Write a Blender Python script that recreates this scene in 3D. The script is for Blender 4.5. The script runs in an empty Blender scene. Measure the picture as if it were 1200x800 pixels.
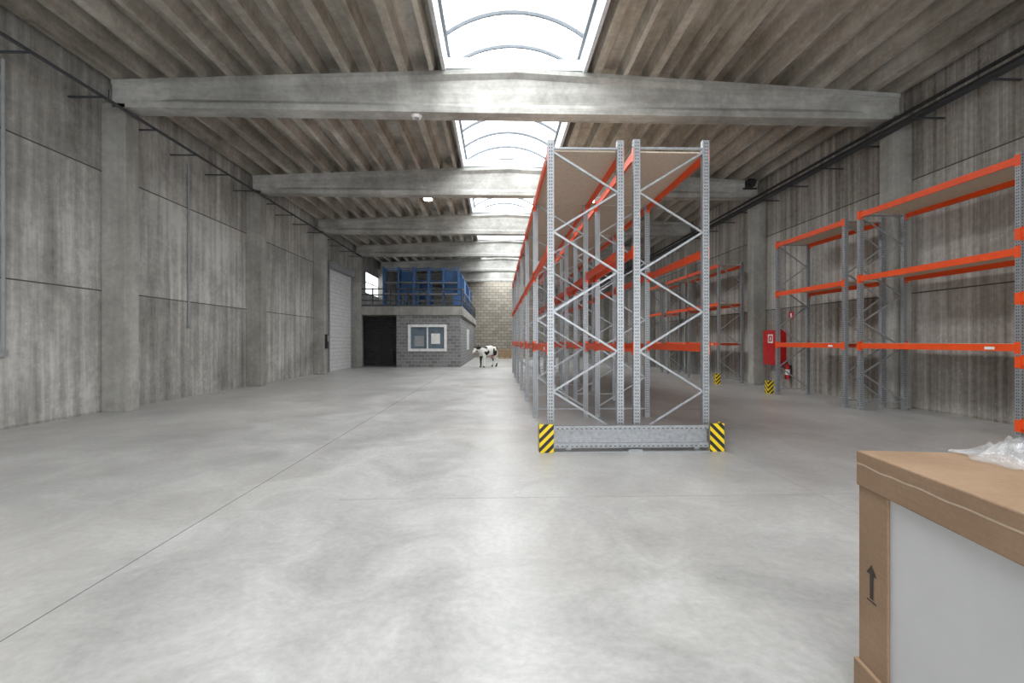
import bpy, math, random
from mathutils import Vector, Matrix
random.seed(4)
S=bpy.context.scene
col=S.collection
# ---------------------------------------------------------------- materials
def srgb(r,g,b):
    f=lambda c:(c/255/12.92) if c/255<=0.04045 else ((c/255+0.055)/1.055)**2.4
    return (f(r),f(g),f(b),1)
class NT:
    def __init__(s,name):
        s.m=bpy.data.materials.new(name); s.m.use_nodes=True
        s.t=s.m.node_tree; s.n=s.t.nodes; s.l=s.t.links
        s.b=s.n['Principled BSDF']
    def new(s,typ,**kw):
        n=s.n.new(typ)
        for k,v in kw.items(): setattr(n,k,v)
        return n
    def link(s,a,b): s.l.new(a,b)
    def obj(s): return s.new('ShaderNodeTexCoord').outputs['Object']
    def mapping(s,vec,scale):
        m=s.new('ShaderNodeMapping'); m.inputs['Scale'].default_value=scale
        s.link(vec,m.inputs['Vector']); return m.outputs[0]
    def noise(s,vec,scale,detail=4,rough=.6,dist=0):
        n=s.new('ShaderNodeTexNoise'); n.inputs['Scale'].default_value=scale
        n.inputs['Detail'].default_value=detail; n.inputs['Roughness'].default_value=rough
        n.inputs['Distortion'].default_value=dist
        s.link(vec,n.inputs['Vector']); return n.outputs['Fac']
    def math(s,op,a,b=None,clamp=False):
        n=s.new('ShaderNodeMath',operation=op,use_clamp=clamp)
        for i,v in enumerate((a,b)):
            if v is None: continue
            if isinstance(v,(int,float)): n.inputs[i].default_value=v
            else: s.link(v,n.inputs[i])
        return n.outputs[0]
    def ramp(s,fac,stops):
        r=s.new('ShaderNodeValToRGB'); e=r.color_ramp.elements
        while len(e)<len(stops): e.new(.5)
        for i,(p,c) in enumerate(stops): e[i].position=p; e[i].color=c
        s.link(fac,r.inputs[0]); return r.outputs[0]
    def mix(s,fac,a,b,mode='MIX'):
        n=s.new('ShaderNodeMix',data_type='RGBA',blend_type=mode)
        if isinstance(fac,(int,float)): n.inputs[0].default_value=fac
        else: s.link(fac,n.inputs[0])
        for i,v in ((6,a),(7,b)):
            if isinstance(v,tuple): n.inputs[i].default_value=v
            else: s.link(v,n.inputs[i])
        return n.outputs[2]
    def bump(s,h,strength,dist=.02):
        b=s.new('ShaderNodeBump'); b.inputs['Strength'].default_value=strength
        b.inputs['Distance'].default_value=dist
        s.link(h,b.inputs['Height']); s.link(b.outputs[0],s.b.inputs['Normal'])
def plain(name,c,rough=.5,metal=0,var=.06,vs=6,emit=0,spec=.5):
    t=NT(name); v=t.obj(); f=t.noise(v,vs,3)
    c2=tuple(min(1,x*(1+var*2)) for x in c[:3])+(1,); c1=tuple(x*(1-var*2) for x in c[:3])+(1,)
    t.link(t.ramp(f,[(.3,c1),(.7,c2)]),t.b.inputs['Base Color'])
    t.b.inputs['Roughness'].default_value=rough; t.b.inputs['Metallic'].default_value=metal
    t.b.inputs['Specular IOR Level'].default_value=spec
    if emit:
        t.b.inputs['Emission Color'].default_value=c; t.b.inputs['Emission Strength'].default_value=emit
    return t.m
def concrete(name,dark,mid,light,streak=(3,3,.18),sfac=.5,rough=.8,panel=False,bump=.25,blotch=.45,lo=.36,hi=.63):
    t=NT(name); v=t.obj()
    big=t.noise(v,blotch,5,.65,.3); fine=t.noise(v,9,4,.6)
    st=t.noise(t.mapping(v,streak),1.0,5,.7)
    a=t.math('ADD',t.math('MULTIPLY',big,1-sfac),t.math('MULTIPLY',st,sfac))
    a=t.math('ADD',t.math('MULTIPLY',a,.85),t.math('MULTIPLY',fine,.15))
    if panel:
        sp=t.new('ShaderNodeSeparateXYZ'); t.link(v,sp.inputs[0])
        py=t.math('FLOOR',t.math('DIVIDE',t.math('ADD',sp.outputs[1],1.1),6))
        pz=t.math('FLOOR',t.math('DIVIDE',t.math('ADD',sp.outputs[2],-.05),2.7))
        cb=t.new('ShaderNodeCombineXYZ'); t.link(py,cb.inputs[0]); t.link(pz,cb.inputs[1])
        w=t.new('ShaderNodeTexWhiteNoise'); t.link(cb.outputs[0],w.inputs['Vector'])
        a=t.math('ADD',a,t.math('MULTIPLY',t.math('SUBTRACT',w.outputs['Value'],.5),.09))
        # faint formwork board ribs, vertical
        wv=t.math('SINE',t.math('MULTIPLY',sp.outputs[1],2*math.pi/.3))
        a=t.math('ADD',a,t.math('MULTIPLY',wv,.014))
        # small pale lime specks
        sk=t.noise(v,26,2,.5); sk2=t.noise(v,.7,3,.6)
        m=t.math('MULTIPLY',t.math('GREATER_THAN',sk,.68),t.math('GREATER_THAN',sk2,.52))
        a=t.math('ADD',a,t.math('MULTIPLY',m,.09))
    c=t.ramp(a,[(lo,dark),(.5,mid),(hi,light)])
    t.link(c,t.b.inputs['Base Color'])
    t.b.inputs['Roughness'].default_value=rough
    t.b.inputs['Specular IOR Level'].default_value=.25
    t.bump(fine,bump,.01)
    return t.m
def blocks(name,c1,c2,mortar,w=.4,h=.2,ms=.014):
    t=NT(name); v=t.obj(); sp=t.new('ShaderNodeSeparateXYZ'); t.link(v,sp.inputs[0])
    cb=t.new('ShaderNodeCombineXYZ'); t.link(t.math('ADD',sp.outputs[0],sp.outputs[1]),cb.inputs[0]); t.link(sp.outputs[2],cb.inputs[1])
    b=t.new('ShaderNodeTexBrick'); t.link(cb.outputs[0],b.inputs['Vector'])
    b.inputs['Color1'].default_value=c1;b.inputs['Color2'].default_value=c2;b.inputs['Mortar'].default_value=mortar
    b.inputs['Scale'].default_value=1;b.inputs['Mortar Size'].default_value=ms
    b.inputs['Brick Width'].default_value=w;b.inputs['Row Height'].default_value=h
    t.link(b.outputs['Color'],t.b.inputs['Base Color']); t.b.inputs['Roughness'].default_value=.9
    return t.m
def hazard(name,sgn):
    t=NT(name); v=t.obj(); sp=t.new('ShaderNodeSeparateXYZ'); t.link(v,sp.inputs[0])
    a=t.math('ADD',sp.outputs[0],sp.outputs[1]); a=t.math('ADD',a,t.math('MULTIPLY',sp.outputs[2],sgn))
    f=t.math('FRACT',t.math('MULTIPLY',a,7.5)); g=t.math('GREATER_THAN',f,.5)
    t.link(t.mix(g,srgb(235,205,20),(.012,.012,.012,1)),t.b.inputs['Base Color']); t.b.inputs['Roughness'].default_value=.45
    return t.m
def floor_mat():
    t=NT('polished_concrete'); v=t.obj()
    a=t.noise(v,.3,7,.62,.9); b=t.noise(v,1.2,8,.74,.9); c=t.noise(v,18,4,.65); d=t.noise(t.mapping(v,(.5,.14,1)),1.0,4,.6,.3)
    f=t.math('ADD',t.math('MULTIPLY',a,.32),t.math('MULTIPLY',b,.34)); f=t.math('ADD',f,t.math('MULTIPLY',c,.14)); f=t.math('ADD',f,t.math('MULTIPLY',d,.2))
    cl=t.ramp(f,[(.39,srgb(146,145,143)),(.5,srgb(176,175,173)),(.61,srgb(204,204,202))])
    wn=t.noise(v,.22,3,.5); cl=t.mix(t.math('MULTIPLY',t.math('SUBTRACT',wn,.47,),1.4,True),cl,srgb(184,177,167))
    t.link(cl,t.b.inputs['Base Color'])
    r=t.math('ADD',t.math('MULTIPLY',b,.34),.17); t.link(r,t.b.inputs['Roughness'])
    t.b.inputs['Specular IOR Level'].default_value=.5
    t.bump(c,.03,.004)
    return t.m
M={}
M['floor']=floor_mat()
M['wallL']=concrete('precast_panel_left',srgb(122,120,115),srgb(163,161,156),srgb(204,203,198),streak=(3.5,3.5,.2),sfac=.5,panel=True,lo=.37,hi=.62)
M['wallR']=concrete('precast_panel_right',srgb(110,104,97),srgb(162,157,150),srgb(204,202,197),streak=(5,5,.1),sfac=.7,panel=True,lo=.37,hi=.62)
M['pil']=concrete('column_concrete',srgb(126,124,118),srgb(158,156,150),srgb(186,184,178),sfac=.3)
M['beam']=concrete('beam_concrete',srgb(124,123,119),srgb(158,157,152),srgb(190,189,185),streak=(.3,3,4),sfac=.35,blotch=.8)
M['roof']=concrete('ribbed_roof_concrete',srgb(118,112,102),srgb(166,160,150),srgb(206,202,194),streak=(2.5,.3,2.5),sfac=.4)
M['joint']=plain('joint_sealant',srgb(84,82,78),.9)
M['fjoint']=plain('saw_cut',srgb(112,110,108),.9)
M['fjoint2']=plain('saw_cut_filled',srgb(150,148,146),.7)
M['block']=blocks('concrete_block',srgb(112,112,112),srgb(136,136,136),srgb(160,160,158))
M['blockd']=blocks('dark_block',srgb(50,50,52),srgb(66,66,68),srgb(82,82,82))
M['blockt']=blocks('tan_block',srgb(148,142,130),srgb(172,165,152),srgb(104,100,92),.6,.3,.02)
M['zinc']=plain('galvanised_steel',srgb(160,163,166),.42,.5,.08,20)
M['slot']=plain('punched_slot',srgb(70,72,74),.8)
M['orange']=plain('orange_powdercoat',srgb(238,82,24),.42,0,.03)
M['chip']=plain('chipboard',srgb(205,190,170),.8,0,.06,30)
M['label']=plain('white_label',srgb(235,235,232),.5)
M['hazA']=hazard('hazard_stripes_a',-1); M['hazB']=hazard('hazard_stripes_b',1)
M['black']=plain('black_plastic',srgb(36,36,38),.5)
M['dgrey']=plain('dark_steel',srgb(70,73,78),.5,.3)
M['rail']=plain('railing_paint',srgb(66,70,76),.5)
M['grey']=plain('grey_paint',srgb(150,152,154),.5)
M['white']=plain('white_paint',srgb(232,232,230),.45)
M['red']=plain('signal_red',srgb(190,18,22),.35)
M['blue']=plain('blue_powdercoat',srgb(66,108,160),.5)
M['alu']=plain('skylight_aluminium',srgb(104,110,116),.5,.2)
M['curb']=plain('skylight_curb',srgb(190,195,199),.6)
M['door']=plain('sectional_door',srgb(214,215,214),.5)
M['wood']=plain('pallet_wood',srgb(176,138,92),.85,0,.15,10)
M['hoof']=plain('hoof',srgb(60,54,48),.6)
M['pink']=plain('pink_skin',srgb(205,160,150),.6)
M['foam']=plain('white_foam_wrap',srgb(196,197,197),.45,0,.02,3)
M['arrow']=plain('printed_ink',srgb(60,52,46),.8)
M['tape']=plain('paper_tape',srgb(188,168,146),.5,0,.05,30)
def cardboard():
    t=NT('cardboard'); v=t.obj()
    n=t.noise(v,2.5,5); w=t.noise(v,60,3,.7); fl=t.noise(t.mapping(v,(2,2,160)),1,1)
    f=t.math('ADD',t.math('MULTIPLY',n,.6),t.math('MULTIPLY',w,.25)); f=t.math('ADD',f,t.math('MULTIPLY',fl,.15))
    t.link(t.ramp(f,[(.3,srgb(132,108,86)),(.5,srgb(148,123,100)),(.7,srgb(163,138,114))]),t.b.inputs['Base Color'])
    t.b.inputs['Roughness'].default_value=.8; t.b.inputs['Specular IOR Level'].default_value=.2; t.bump(n,.15,.03); return t.m
M['card']=cardboard()
def cow_mat():
    t=NT('holstein_coat'); v=t.obj(); n=t.noise(v,1.9,1,.4,.3)
    t.link(t.ramp(n,[(.485,srgb(236,234,228)),(.5,srgb(24,22,22))]),t.b.inputs['Base Color']); t.b.inputs['Roughness'].default_value=.6; return t.m
M['cow']=cow_mat()
def film():
    t=NT('clear_plastic_wrap'); t.b.inputs['Base Color'].default_value=(.72,.74,.76,1)
    t.b.inputs['Roughness'].default_value=.08; t.b.inputs['Alpha'].default_value=.22
    t.b.inputs['Specular IOR Level'].default_value=1.0; return t.m
M['film']=film()
def emis(name,c,s):
    m=bpy.data.materials.new(name); m.use_nodes=True; n=m.node_tree.nodes; n.remove(n['Principled BSDF'])
    e=n.new('ShaderNodeEmission'); e.inputs[0].default_value=c; e.inputs[1].default_value=s
    m.node_tree.links.new(e.outputs[0],n['Material Output'].inputs[0]); return m
M['sky']=emis('translucent_polycarbonate',(.96,.985,1,1),9.3)
M['win']=emis('daylit_frosted_glass',(.9,.95,1,1),2.2)
M['led']=emis('led_lamp',(1,.86,.6,1),14)
M['screen']=plain('office_glass',srgb(104,120,132),.12,0,.1,2)
# ---------------------------------------------------------------- mesh builder
class MB:
    def __init__(s): s.v=[];s.f=[];s.mi=[];s.mats=[]
    def mid(s,k):
        if k not in s.mats: s.mats.append(k)
        return s.mats.index(k)
    def poly(s,pts,k):
        i=len(s.v); s.v+= [tuple(p) for p in pts]; s.f.append(tuple(range(i,i+len(pts)))); s.mi.append(s.mid(k))
    def hexa(s,p,k):
        i=len(s.v); s.v+=[tuple(q) for q in p]
        for f in ((0,3,2,1),(4,5,6,7),(0,1,5,4),(1,2,6,5),(2,3,7,6),(3,0,4,7)):
            s.f.append(tuple(i+a for a in f)); s.mi.append(s.mid(k))
    def box(s,x0,x1,y0,y1,z0,z1,k):
        x0,x1=min(x0,x1),max(x0,x1);y0,y1=min(y0,y1),max(y0,y1)
        s.hexa([(x0,y0,z0),(x1,y0,z0),(x1,y1,z0),(x0,y1,z0),(x0,y0,z1),(x1,y0,z1),(x1,y1,z1),(x0,y1,z1)],k)
    def bar(s,a,b,w,h,k,up=(0,0,1)):
        a=Vector(a);b=Vector(b);d=(b-a).normalized();u=Vector(up)
        if abs(d.dot(u))>.98: u=Vector((0,1,0))
        r=d.cross(u).normalized();u=r.cross(d).normalized()
        r*=w/2;u*=h/2
        s.hexa([a-r-u,a+r-u,a+r+u,a-r+u,b-r-u,b+r-u,b+r+u,b-r+u],k)
    def tube(s,a,b,r,k,n=10,r2=None):
        a=Vector(a);b=Vector(b);d=(b-a).normalized();u=Vector((0,0,1))
        if abs(d.z)>.95:u=Vector((1,0,0))
        p=d.cross(u).normalized();q=d.cross(p); r2=r if r2 is None else r2
        i=len(s.v)
        for c,rr in((a,r),(b,r2)):
            for j in range(n):
                t=2*math.pi*j/n; s.v.append(tuple(c+p*math.cos(t)*rr+q*math.sin(t)*rr))
        m=s.mid(k)
        for j in range(n):
            s.f.append((i+j,i+(j+1)%n,i+n+(j+1)%n,i+n+j)); s.mi.append(m)
        s.f.append(tuple(i+j for j in range(n))[::-1]); s.mi.append(m)
        s.f.append(tuple(i+n+j for j in range(n))); s.mi.append(m)
    def path(s,pts,r,k,n=6):
        for a,b in zip(pts[:-1],pts[1:]): s.tube(a,b,r,k,n)
    def make(s,name,parent=None,bevel=0,smooth=False):
        me=bpy.data.meshes.new(name); me.from_pydata(s.v,[],s.f); me.update()
        for k in s.mats: me.materials.append(M[k])
        me.polygons.foreach_set('material_index',s.mi)
        import bmesh
        bm=bmesh.new(); bm.from_mesh(me); bmesh.ops.recalc_face_normals(bm,faces=bm.faces); bm.to_mesh(me); bm.free()
        if smooth:
            for p in me.polygons:p.use_smooth=True
        o=bpy.data.objects.new(name,me); col.objects.link(o)
        if parent:o.parent=parent
        if bevel:
            b=o.modifiers.new('bevel','BEVEL'); b.width=bevel; b.segments=2; b.limit_method='ANGLE'
        return o
# ---------------------------------------------------------------- shell
XL,XR=-8.95,9.9; Y0,Y1=-7.0,47.0; CX=.42; SL,SR=-1.2,2.0
PY=[-1.3+6*i for i in range(8)]   # near faces of columns
zb=lambda x:7.94-.047*abs(x-CX)
b=MB(); b.box(XL-.3,XR+.3,Y0-.3,Y1+.3,-.2,0,'floor'); floor=b.make('floor')
b=MB()
b.box(-2.654,-2.646,Y0,Y1,0,.0012,'fjoint'); b.box(3.347,3.353,Y0,Y1,0,.0012,'fjoint2')
y=-1.28
while y<46: b.box(-1.6,9.35,y-.003,y+.003,0,.0013,'fjoint2'); y+=6
b.make('floor_joints',floor)
def sidewall(name,x,dirn,mat):
    b=MB(); b.box(x,x+dirn*.25,Y0,Y1,0,8.2,mat)
    for z in(2.75,5.45): b.box(x-dirn*.004,x,Y0,Y1,z-.014,z+.014,'joint')
    for y in PY: b.box(x-dirn*.004,x,y+.19,y+.21,0,7.4,'joint')
    return b.make(name)
wl=sidewall('wall_left',XL,-1,'wallL'); wr=sidewall('wall_right',XR,1,'wallR')
b=MB(); b.box(XL,XR,Y1,Y1+.25,0,8.2,'blockt'); b.make('wall_end')
b=MB()
b.box(XL,-6.5,Y0-.25,Y0,0,8.2,'wallL'); b.box(7.5,XR,Y0-.25,Y0,0,8.2,'wallL'); b.box(-6.5,7.5,Y0-.25,Y0,6,8.2,'wallL'); b.make('wall_back')  # unseen; wide opening added so sky light fills the hall from behind
# columns
for y in PY:
    for (x0,x1) in((XL,-8.42),(9.43,XR)):
        b=MB(); b.box(x0,x1,y,y+.4,0,7.0,'pil'); 
        b.make('concrete_column',bevel=.015)
# beams
for y in PY:
    b=MB(); yc=y+.2
    st=[(-8.72,.19),(-7.9,.19),(-7.5,.12),(CX,.12),(8.3,.12),(8.75,.19),(9.6,.19)]
    rings=[]
    for x,w in st:
        t=zb(x); bt=6.9
        half=[(.2,bt),(.2,bt+.14),(w,bt+.24 if w<.15 else bt+.141),(w,t-.2 if w<.15 else t-.11),(.22,t-.1),(.22,t)]
        ring=[(x,yc+a,z) for a,z in half]+[(x,yc-a,z) for a,z in reversed(half)]
        rings.append(ring)
    n=len(rings[0])
    for r0,r1 in zip(rings[:-1],rings[1:]):
        for j in range(n): b.poly([r0[j],r0[(j+1)%n],r1[(j+1)%n],r1[j]],'beam')
    b.poly(rings[0],'beam'); b.poly(rings[-1][::-1],'beam')
    b.make('roof_beam')
# ribbed roof
b=MB()
for xa,xb in((XL,SL),(SR,XR)):
    pts=[]; n=int((xb-xa)/.62); sp=(xb-xa)/n
    pts.append((xa,zb(xa)+.36))
    for i in range(n):
        c=xa+(i+.5)*sp
        wide=.0 if i%2 else .045
        for dx,dz in((-.09-wide,.36),(-.05-wide,0),(.05+wide,0),(.09+wide,.36)): pts.append((c+dx,zb(c)+dz))
    pts.append((xb,zb(xb)+.36))
    for p,q in zip(pts[:-1],pts[1:]): b.poly([(p[0],Y0,p[1]),(q[0],Y0,q[1]),(q[0],Y1,q[1]),(p[0],Y1,p[1])],'roof')
    b.poly([(xa-.2,Y0,zb(xa)+.6),(xb,Y0,zb(xb)+.6),(xb,Y1,zb(xb)+.6),(xa-.2,Y1,zb(xa)+.6)] if xa<0 else [(xa,Y0,zb(xa)+.6),(xb+.2,Y0,zb(xb)+.6),(xb+.2,Y1,zb(xb)+.6),(xa,Y1,zb(xa)+.6)],'roof')
b.make('ceiling')
# skylight
ZC=8.5; RISE=.55; W=SR-SL
def arc(t): # t 0..1
    R=(W*W/4+RISE*RISE)/(2*RISE); a0=math.asin(W/2/R); a=-a0+2*a0*t
    return (CX-.02+R*math.sin(a), ZC+RISE-R+R*math.cos(a))
sk=bpy.data.objects.new('window_skylight',None); col.objects.link(sk)
b=MB(); N=14
for i in range(N):
    p=arc(i/N);q=arc((i+1)/N)
    b.poly([(p[0],Y0,p[1]+.03),(q[0],Y0,q[1]+.03),(q[0],Y1,q[1]+.03),(p[0],Y1,p[1]+.03)],'sky')
b.make('vault_glazing',sk)
b=MB()
b.box(SL-.08,SL,Y0,Y1,7.86,ZC,'curb'); b.box(SR,SR+.08,Y0,Y1,7.86,ZC,'curb')
b.box(SL-.02,SL+.07,Y0,Y1,ZC-.05,ZC+.04,'alu'); b.box(SR-.07,SR+.02,Y0,Y1,ZC-.05,ZC+.04,'alu')
for y in PY: b.box(SL,SR,y+.05,y+.35,7.95,8.2,'curb')
for yy in(Y0,Y1):
    b.poly([(arc(i/N)[0],yy,arc(i/N)[1]+.03) for i in range(N+1)]+[(SR,yy,7.8),(SL,yy,7.8)],'curb')
b.make('curb',sk)
b=MB(); y=Y0+.6
while y<Y1:
    b.path([(arc(i/N)[0],y,arc(i/N)[1]-.01) for i in range(N+1)],.055,'alu',6); y+=1.2
b.make('arched_bars',sk)
# wall pipe runs
b=MB(); b.tube((-8.3,Y0,6.75),(-8.3,28.6,6.75),.035,'dgrey'); b.tube((-8.38,Y0,6.79),(-8.38,28.6,6.79),.022,'grey')
y=Y0+.4
while y<28: b.box(XL+.002,-8.22,y-.02,y+.02,6.69,6.72,'dgrey'); y+=1.5
b.make('sprinkler_pipe_run')
for y,z0 in((8.6,1.45),(13.6,2.1)):
    b=MB(); b.tube((XL+.035,y,z0),(XL+.035,y,6.69),.03,'grey'); b.box(XL,XL+.08,y-.05,y+.05,z0-.12,z0,'grey'); b.make('wall_conduit')
b=MB()
for x,z,r in((9.33,6.66,.045),(9.3,6.8,.04)): b.tube((x,Y0,z),(x,Y1-.01,z),r,'black')
b.box(9.2,9.4,Y0,Y1-.01,6.56,6.58,'dgrey')
y=Y0+.4
while y<Y1: b.box(9.2,XR-.002,y-.02,y+.02,6.53,6.56,'dgrey'); y+=1.5
b.make('cable_tray')
b=MB(); b.box(9.1,9.35,16.42,16.675,7.25,7.5,'black'); b.tube((9.22,16.42,7.37),(9.22,16.32,7.34),.09,'black',16,.11); b.tube((9.0,16.6,7.2),(9.5,16.6,7.2),.03,'black',8); b.make('loudspeaker')
# lamps
for x in(-2.7,3.72):
    for y in(-4,18,30,36,42):  # second pair is seen; behind-camera and far-end pairs are added for fill
        b=MB(); b.tube((x,y,7.1),(x,y,7.14),.17,'led',20); b.tube((x,y,7.14),(x,y,7.22),.2,'dgrey',20,.12); b.tube((x,y,7.22),(x,y,zb(x)+.2),.012,'dgrey',6); b.make('high_bay_or_fill_lamp')
b=MB(); b.tube((-1.9,10.9,6.9),(-1.9,10.9,6.84),.13,'white',20,.1); b.tube((-1.9,10.9,6.84),(-1.9,10.9,6.8),.05,'grey',16); b.make('smoke_detector')
# ---------------------------------------------------------------- racks
def rack(name,mapf,depth,frames,H,levels,decks,beamm='orange',postm='zinc',perlv=None,zz=0,braced=True,slots=True,pw=.1,bh=.12):
    """local: u along length, w across depth, z up"""
    b=MB()
    def bx(u0,u1,w0,w1,z0,z1,k):
        p=[mapf(u,w,z+zz) for z in(z0,z1) for u,w in((u0,w0),(u1,w0),(u1,w1),(u0,w1))]; b.hexa(p,k)
    def br(a,c,ww,hh,k): b.bar(mapf(a[0],a[1],a[2]+zz),mapf(c[0],c[1],c[2]+zz),ww,hh,k)
    for u in frames:
        for w0 in(0,depth-pw):
            bx(u-.04,u+.04,w0,w0+.012,0,H,postm); bx(u-.04,u+.04,w0+pw-.012,w0+pw,0,H,postm)
            bx(u-.04,u-.028,w0+.012,w0+pw-.012,0,H,postm); bx(u+.028,u+.04,w0+.012,w0+pw-.012,0,H,postm)
            bx(u-.07,u+.07,w0-.02,w0+pw+.02,0,.008,postm)
            if slots:
                z=.1
                while z<H-.05:
                    for ws in(w0+.025,w0+pw-.04):
                        bx(u-.0412,u-.0395,ws,ws+.015,z,z+.024,'slot')
                    for us in(-.02,.008):
                        fo=w0-.0012 if w0==0 else w0+pw
                        bx(u+us,u+us+.013,fo,fo+.0012,z,z+.024,'slot')
                    z+=.05
        if braced:
            a,c=pw*.9,depth-pw*.9
            br((u,a,.18),(u,c,.18),.04,.03,postm); br((u,a,H-.12),(u,c,H-.12),.04,.03,postm)
            n=max(2,round((H-.4)/.61)); st=(H-.42)/n
            for i in range(n):
                z0=.24+i*st; 
                if i%2: br((u+.012,a,z0),(u+.012,c,z0+st),.03,.03,postm)
                else: br((u-.012,c,z0),(u-.012,a,z0+st),.03,.03,postm)
    for bi,(u0,u1) in enumerate(zip(frames[:-1],frames[1:])):
        lv=(perlv or {}).get(bi,levels)
        for li,z in enumerate(lv):
            for w0,s in((.0,1),(depth-.05,-1)):
                bx(u0+.04,u1-.04,w0+.005,w0+.045,z-bh,z,beamm)
                bx(u0+.04,u1-.04,w0,w0+.05,z-bh*.25,z-.002,beamm)
                for e in(u0+.04,u1-.045): bx(e,e+.005,w0-.004,w0+.055,z-bh-.05,z+.05,beamm)
                for e0,e1 in((u0-.042,u0+.045),(u1-.045,u1+.042)):
                    if s==1: bx(e0,e1,-.006,-.001,z-bh-.04,z+.03,beamm)
                    else: bx(e0,e1,depth+.001,depth+.006,z-bh-.04,z+.03,beamm)
            if z<2 and beamm=='orange': 
                um=u0+.35; bx(um,um+.16,-.002,0.001,z-bh*.8,z-bh*.4,'label')
            if li in decks: bx(u0+.02,u1-.02,.05,depth-.05,z-.018,z+.004,'chip')
    return b.make(name)
ix=lambda x0,s:(lambda u,w,z:(x0+s*w,u,z))
F=[6.95+2.75*i for i in range(7)]
rack('pallet_rack',ix(.75,1),1.16,F,4.64,[1.56,3.02,4.5],(2,))
rack('pallet_rack',ix(3.22,-1),1.16,F,4.66,[1.56,3.02,4.5],(2,))
rack('pallet_rack',ix(8.42,1),1.15,[3.9,7.2,10.5],4.66,[1.56,3.12,4.6],(0,1,2),perlv={0:[.3,1.33,2.36,3.4]})
rack('pallet_rack',ix(8.39,1),1.02,[10.93,13.62],4.62,[1.56,3.08,4.55],(0,1,2))
rack('pallet_rack',ix(8.4,1),1.0,[17.35,20.1,22.6],4.64,[1.56,3.08,4.55],(0,1,2))
rack('pallet_rack',ix(8.4,1),1.0,[23.4,26.15],4.64,[1.56,3.08,4.55],(0,1,2))
# end guard
b=MB(); g0,g1=.815,3.085
b.box(g0,g1,6.69,6.71,.06,.36,'zinc'); b.box(g0,g1,6.64,6.72,.35,.375,'zinc'); b.box(g0,g1,6.64,6.69,.325,.35,'zinc'); b.box(g0,g1,6.64,6.72,.1,.125,'zinc'); b.box(g0,g1,6.64,6.69,.06,.1,'zinc')
x=g0+.04
while x<g1-.05: b.box(x,x+.03,6.638,6.64,.33,.342,'slot'); b.box(x,x+.03,6.638,6.64,.075,.088,'slot'); x+=.07
b.box(g0,g1,6.6,6.8,0,.012,'zinc'); b.box(1.9,2.1,6.6,6.69,.012,.04,'zinc')
for x in(1.0,1.95,2.9): b.box(x,x+.08,6.71,6.8,.012,.3,'zinc')
b.make('rack_end_guard')
def protector(x,y,sx,mat,h=.41,w=.21):
    b=MB(); b.box(x,x+sx*w,y,y+.012,0,h,mat); b.box(x,x+sx*.012,y+.012,y+w,0,h,mat)
    b.box(x,x+sx*w,y+.012,y+.1,0,.012,mat); b.make('column_protector',bevel=.004)
protector(.6,6.6,1,'hazA'); protector(3.3,6.6,-1,'hazB')
protector(8.28,13.86,1,'hazA',.4,.18); protector(8.2,17.05,1,'hazA',.4,.18)
# ---------------------------------------------------------------- fire cabinet + extinguisher
b=MB(); b.box(9.6,XR-.002,15.5,16.35,.78,2.0,'red'); b.box(9.585,9.6,15.53,16.32,.81,1.97,'red')
b.box(9.58,9.586,15.6,15.63,1.3,1.45,'black')
b.box(9.583,9.586,15.75,16.05,1.55,1.85,'label')
b.box(9.581,9.584,15.8,16.0,1.6,1.8,'red'); b.box(9.579,9.582,15.87,15.93,1.64,1.76,'label')
b.make('fire_hose_cabinet',bevel=.006)
b=MB(); b.tube((9.77,15.25,.33),(9.77,15.25,.78),.085,'red',18); b.tube((9.77,15.25,.78),(9.77,15.25,.85),.085,'red',18,.03); b.tube((9.77,15.25,.85),(9.77,15.25,.92),.025,'black',10)
b.box(9.66,9.79,15.235,15.265,.9,.93,'black'); b.path([(9.75,15.25,.88),(9.66,15.2,.82),(9.64,15.18,.6),(9.66,15.18,.42)],.012,'black'); b.tube((9.66,15.18,.42),(9.66,15.18,.35),.02,'black',8,.03)
b.box(9.84,XR-.002,15.22,15.28,.4,.8,'black'); b.tube((9.77,15.25,.48),(9.77,15.25,.66),.087,'label',18)
b.make('fire_extinguisher')
b=MB(); b.box(9.888,XR,15.1,15.35,2.35,2.6,'red'); b.box(9.885,9.889,15.19,15.26,2.4,2.55,'label'); b.make('fire_sign')
# control box on left column
b=MB(); b.box(-8.418,-8.3,22.75,22.95,1.25,1.95,'black'); b.box(-8.3,-8.28,22.77,22.93,1.6,1.9,'grey'); b.tube((-8.37,22.85,1.95),(-8.37,22.85,4.2),.015,'grey',6)
b.make('door_control_box')
# sectional door
b=MB(); ya,yb=24.6,28.2
for i in range(9):
    z=i*.61; b.box(XL,XL+.05,ya,yb,z+.008,z+.6,'door')
    for j in(.2,.4): b.box(XL+.05,XL+.054,ya,yb,z+j,z+j+.01,'grey')
for y in(ya-.08,yb): b.box(XL,XL+.12,y,y+.08,0,5.6,'grey')
b.box(XL,XL+.3,ya-.08,yb+.08,5.5,5.85,'grey')
b.make('door_1')
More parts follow.
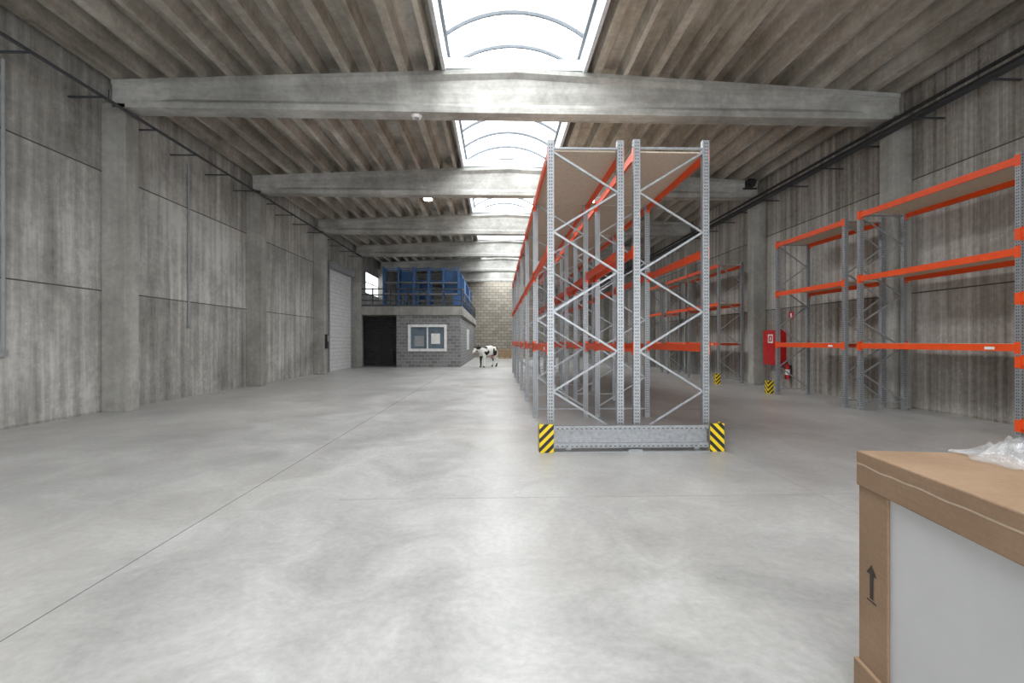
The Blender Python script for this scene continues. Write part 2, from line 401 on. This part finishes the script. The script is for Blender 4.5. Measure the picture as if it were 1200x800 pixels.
# ---------------------------------------------------------------- office + mezzanine
off=bpy.data.objects.new('mezzanine_office',None); col.objects.link(off)
YF=28.95; XO=-2.3
b=MB()
wx0,wx1,wz0,wz1=-5.5,-3.25,1.07,2.58
b.box(-6.3,wx0,YF,YF+.2,0,3.25,'block'); b.box(wx1,XO,YF,YF+.2,0,3.25,'block'); b.box(wx0,wx1,YF,YF+.2,0,wz0,'block'); b.box(wx0,wx1,YF,YF+.2,wz1,3.25,'block')
b.box(XO-.2,XO,YF+.2,34.6,0,3.25,'block'); b.box(XO-.2,XO,37,Y1,0,3.25,'block'); b.box(XO-.2,XO,34.6,37,0,1.0,'block'); b.box(XO-.2,XO,34.6,37,2.5,3.25,'block')
b.make('block_walls',off)
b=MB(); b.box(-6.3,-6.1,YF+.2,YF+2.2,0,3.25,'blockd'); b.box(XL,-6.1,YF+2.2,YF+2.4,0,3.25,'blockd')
b.box(-7.9,-7.0,YF+2.17,YF+2.2,0,2.1,'black'); b.tube((-7.1,YF+2.12,1.05),(-7.1,YF+2.17,1.05),.03,'grey')
b.make('recess_walls',off)
b=MB(); b.box(XL,XO+.12,YF-.1,Y1,3.25,3.78,'pil'); b.make('mezzanine_slab',off)
b=MB()
def frame(b,x0,x1,z0,z1,y,w=.1,k='white'):
    b.box(x0,x1,y,y+.12,z0,z0+w,k);b.box(x0,x1,y,y+.12,z1-w,z1,k);b.box(x0,x0+w,y,y+.12,z0+w,z1-w,k);b.box(x1-w,x1,y,y+.12,z0+w,z1-w,k)
frame(b,wx0-.08,wx1+.08,wz0-.08,wz1+.08,YF-.06,.16); b.box(-4.42,-4.34,YF-.04,YF+.1,wz0,wz1,'white')
b.box(wx0,wx1,YF+.08,YF+.1,wz0,wz1,'screen')
b.box(-5.2,-4.6,YF+.06,YF+.08,1.3,1.95,'grey'); b.box(-4.15,-3.6,YF+.06,YF+.08,1.45,2.1,'label')
b.box(XO-.12,XO-.1,34.6,37,1,2.5,'screen')
for z in(.98,2.44): b.box(XO-.14,XO+.03,34.55,37.05,z,z+.08,'white')
for y in(34.55,35.8,36.97): b.box(XO-.14,XO+.03,y,y+.08,1,2.5,'white')
b.make('window_frames',off)
b=MB(); xr=XO+.06
x=XL+.1
while x<xr: b.box(x-.035,x+.035,YF-.08,YF-.01,3.78,4.9,'rail'); x+=1.1
y=YF
while y<Y1: b.box(xr-.04,xr,y,y+.04,3.78,4.88,'rail'); y+=1.2
for z in(4.87,4.5,4.15): 
    b.box(XL,xr,YF-.08,YF-.01,z-.035,z+.035,'rail'); b.box(xr-.04,xr,YF,Y1,z-.02,z+.02,'rail')
b.box(XL,xr,YF-.03,YF-.01,3.78,3.9,'rail')
b.make('railing',off)
b=MB(); b.box(XL,XL+.03,31.4,35,4.9,6.3,'win')
for y in(31.35,33.2,35): b.box(XL,XL+.06,y,y+.06,4.85,6.35,'grey')
for z in(4.85,5.6,6.3): b.box(XL,XL+.06,31.35,35.06,z,z+.05,'grey')
b.make('window_1')
# blue shelving, open frames with ladder sides
def shelving(name,x0,y0,along,n,bay,dep=.7,H=2.75):
    b=MB()
    def bx(u0,u1,w0,w1,z0,z1,k):
        if along=='x': b.box(x0+u0,x0+u1,y0+w0,y0+w1,z0+3.78,z1+3.78,k)
        else: b.box(x0+w0,x0+w1,y0+u0,y0+u1,z0+3.78,z1+3.78,k)
    for i in range(n+1):
        u=i*bay
        for w in(0,dep-.05): bx(u-.06,u+.06,w,w+.05,0,H,'blue')
        bx(u-.008,u+.008,.05,dep-.05,.1,H-.1,'blue')
    for i in range(n):
        u=i*bay
        for z in(.25,1.0,1.75,H-.1):
            for w in(.01,dep-.04): bx(u+.06,u+bay-.06,w,w+.03,z-.06,z,'blue' if z>2 else 'grey')
            if z<2: bx(u+.06,u+bay-.06,.04,dep-.04,z-.015,z,'grey')
        if i in(1,4): bx(u+.06,u+bay-.06,dep-.008,dep-.004,1.0,H-.2,'blue')
    b.make(name)
shelving('blue_shelving',-7.5,30.6,'x',5,.98)
shelving('blue_shelving',-7.2,36.4,'x',3,.98)
shelving('blue_shelving',-3.25,33.5,'y',6,2.0)
# pallet stack
for sx,sn in((.1,6),(1.5,4)):
    b=MB()
    for i in range(sn):
        z=i*.144; y0=43.2
        for j in range(3):
            b.box(sx,sx+1.2,y0+j*.35,y0+j*.35+.1,z,z+.022,'wood')
            for k in range(3): b.box(sx+k*.53,sx+k*.53+.14,y0+j*.35,y0+j*.35+.1,z+.022,z+.1,'wood')
        for k in range(3): b.box(sx+k*.53,sx+k*.53+.14,y0,y0+.8,z+.1,z+.122,'wood')
        for j in range(5): b.box(sx,sx+1.2,y0+j*.17,y0+j*.17+.12,z+.122,z+.144,'wood')
    b.make('pallet_stack')
# ---------------------------------------------------------------- cow statue
def skin(name,verts,edges,mat,sub=2,root=0):
    me=bpy.data.meshes.new(name); me.from_pydata([v[:3] for v in verts],edges,[]); me.materials.append(M[mat])
    o=bpy.data.objects.new(name,me); col.objects.link(o)
    md=o.modifiers.new('s','SKIN'); md.use_smooth_shade=True
    for i,v in enumerate(verts):
        sv=me.skin_vertices[0].data[i]; sv.radius=(v[3],v[4] if len(v)>4 else v[3]); sv.use_root=(i==root)
    ss=o.modifiers.new('d','SUBSURF'); ss.levels=sub; ss.render_levels=sub
    dg=bpy.context.evaluated_depsgraph_get(); m2=bpy.data.meshes.new_from_object(o.evaluated_get(dg))
    for p in m2.polygons:p.use_smooth=True
    bpy.data.objects.remove(o); o=bpy.data.objects.new(name,m2); col.objects.link(o)
    if not m2.materials: m2.materials.append(M[mat])
    return o
V=[(-.72,0,1.22,.24),(-.4,0,1.14,.31),(0,0,1.06,.37),(.38,0,1.06,.34),(.62,0,1.14,.25),(.84,0,1.27,.16),(1.02,0,1.38,.13),(1.16,0,1.26,.12),(1.32,0,1.08,.09),(1.4,0,1.0,.085)]
E=[(i,i+1) for i in range(9)]
def leg(root,pts):
    p=root
    for q in pts: V.append(q); E.append((p,len(V)-1)); p=len(V)-1
for s in(-1,1):
    leg(3,[(.47,.17*s,.82,.13),(.5,.17*s,.45,.07),(.48,.17*s,.14,.048),(.53,.17*s,.06,.055)])
    leg(0,[(-.6,.19*s,.92,.18),(-.52,.2*s,.74,.12),(-.76,.19*s,.48,.068),(-.71,.19*s,.14,.048),(-.66,.19*s,.06,.055)])
    leg(6,[(1.0,.16*s,1.4,.05,.03),(.98,.29*s,1.36,.045,.02)])
leg(0,[(-.9,0,1.33,.05),(-.98,0,1.1,.03),(-1.0,0,.75,.028),(-1.0,0,.55,.05)])
cow=skin('cow_statue',V,E,'cow',2,2)
def ball(name,c,r,mat,par,sc=(1,1,1)):
    import bmesh
    bm=bmesh.new(); bmesh.ops.create_uvsphere(bm,u_segments=16,v_segments=10,radius=r); me=bpy.data.meshes.new(name)
    for v in bm.verts: v.co=Vector((v.co.x*sc[0]+c[0],v.co.y*sc[1]+c[1],v.co.z*sc[2]+c[2]))
    for f in bm.faces:f.smooth=True
    bm.to_mesh(me);bm.free(); me.materials.append(M[mat]); o=bpy.data.objects.new(name,me); col.objects.link(o); o.parent=par; return o
ball('udder',(-.42,0,.72),.17,'pink',cow,(1,.9,.8)); ball('muzzle',(1.43,0,.99),.082,'pink',cow,(.8,1,.9))
for s in(-1,1): ball('eye',(1.13,.105*s,1.31),.025,'black',cow)
b=MB()
for s in(-1,1):
    b.tube((1.02,.08*s,1.46),(1.05,.17*s,1.58),.03,'hoof',8,.008)
    b.tube((.54,.17*s,0),(.53,.17*s,.08),.075,'hoof',10,.055); b.tube((-.65,.19*s,0),(-.66,.19*s,.08),.075,'hoof',10,.055)
b.make('hooves_and_horns',cow)
cow.location=(-.62,29.0,0); cow.rotation_euler=(0,0,math.radians(228)); cow.scale=(.92,)*3
# ---------------------------------------------------------------- cardboard carton
ang=.154; C=Vector((1.633,2.05)); U=Vector((-math.sin(ang),-math.cos(ang))); Vv=Vector((math.cos(ang),-math.sin(ang)))
mp=lambda u,w,z:(C.x+U.x*u+Vv.x*w, C.y+U.y*u+Vv.y*w, z)
b=MB()
def cb(u0,u1,w0,w1,z0,z1,k): b.hexa([mp(u,w,z) for z in(z0,z1) for u,w in((u0,w0),(u1,w0),(u1,w1),(u0,w1))],k)
L,Wd=1.25,.85
cb(.02,L-.02,.02,Wd-.02,.03,1.0,'foam')
for u0,u1 in((.008,.195),(L-.195,L-.008)):
    for w0,w1 in((.008,.02),(Wd-.02,Wd-.008)): cb(u0,u1,w0,w1,.02,1.0,'card')
for w0,w1 in((.02,.2),(Wd-.2,Wd-.02)):
    for u0,u1 in((.008,.02),(L-.02,L-.008)): cb(u0,u1,w0,w1,.02,1.0,'card')
o=b.make('packed_appliance_carton',bevel=.003)
b=MB(); cb(0,L,0,Wd,.95,1.106,'card'); b.make('lid',o,bevel=.006)
b=MB(); cb(-.006,L+.006,-.008,Wd+.006,0,.165,'card'); b.make('tray',o,bevel=.006)
from mathutils import noise as mn
b=MB(); k=60
for i in range(k):
    u0=L*i/k;u1=L*(i+1)/k
    z0=1.045+.006*mn.noise(Vector((u0*9,0,0)));z1=1.045+.006*mn.noise(Vector((u1*9,0,0)))
    b.poly([mp(u0,-.001,z0),mp(u1,-.001,z1),mp(u1,-.001,z1+.007),mp(u0,-.001,z0+.007)],'tape')
b.make('tape_edge',o)
b=MB()
ap=lambda a:[mp(u,.0065,z) for u,z in a]
b.poly(ap([(.086,.48),(.110,.48),(.110,.585),(.132,.585),(.098,.63),(.064,.585),(.086,.585)]),'arrow')
b.poly(ap([(.066,.466),(.13,.466),(.13,.473),(.066,.473)]),'arrow')
b.make('up_arrow_print',o)
# crumpled film
n=70
for layer,(sd,hh) in enumerate(((3,.1),(17,.07))):
    b=MB(); P=[]
    for i in range(n):
        for j in range(n):
            u=.0+.3*i/(n-1); w=.38+.45*j/(n-1)
            e=min(i,j,n-1-i,n-1-j)/(n/2)
            q=Vector((u*9,w*9,sd)); r1=1-abs(mn.noise(q))*2.4; q2=Vector((u*24,w*24,sd+5)); r2=1-abs(mn.noise(q2))*2.4
            h=max(0,.6*r1+.4*r2)*hh*min(1,e*1.8)+.003
            ed=.04*mn.noise(Vector((u*9,w*9,9+sd)))
            P.append(mp(max(u+ed,.012),w+.07*mn.noise(Vector((u*11,w*11,29+sd))),1.108+h+layer*.004))
    b.v=P; b.mid('film')
    for i in range(n-1):
        for j in range(n-1): b.f.append((i*n+j,i*n+j+1,(i+1)*n+j+1,(i+1)*n+j)); b.mi.append(0)
    b.make('plastic_wrap_%d'%(layer+1),o)
# ---------------------------------------------------------------- world + camera
w=bpy.data.worlds.new('World'); S.world=w; w.use_nodes=True
bg=w.node_tree.nodes['Background']; bg.inputs[0].default_value=(.94,.97,1,1); bg.inputs[1].default_value=5.0
cam=bpy.data.cameras.new('camera'); co=bpy.data.objects.new('camera',cam); col.objects.link(co)
cam.sensor_width=36; cam.lens=16.2; cam.clip_start=.05; cam.clip_end=200
co.location=(0,0,1.6); co.rotation_euler=(math.pi/2,0,-math.atan(17/540)); S.camera=co
S.view_settings.view_transform='Standard'; S.view_settings.look='None'; S.view_settings.exposure=0
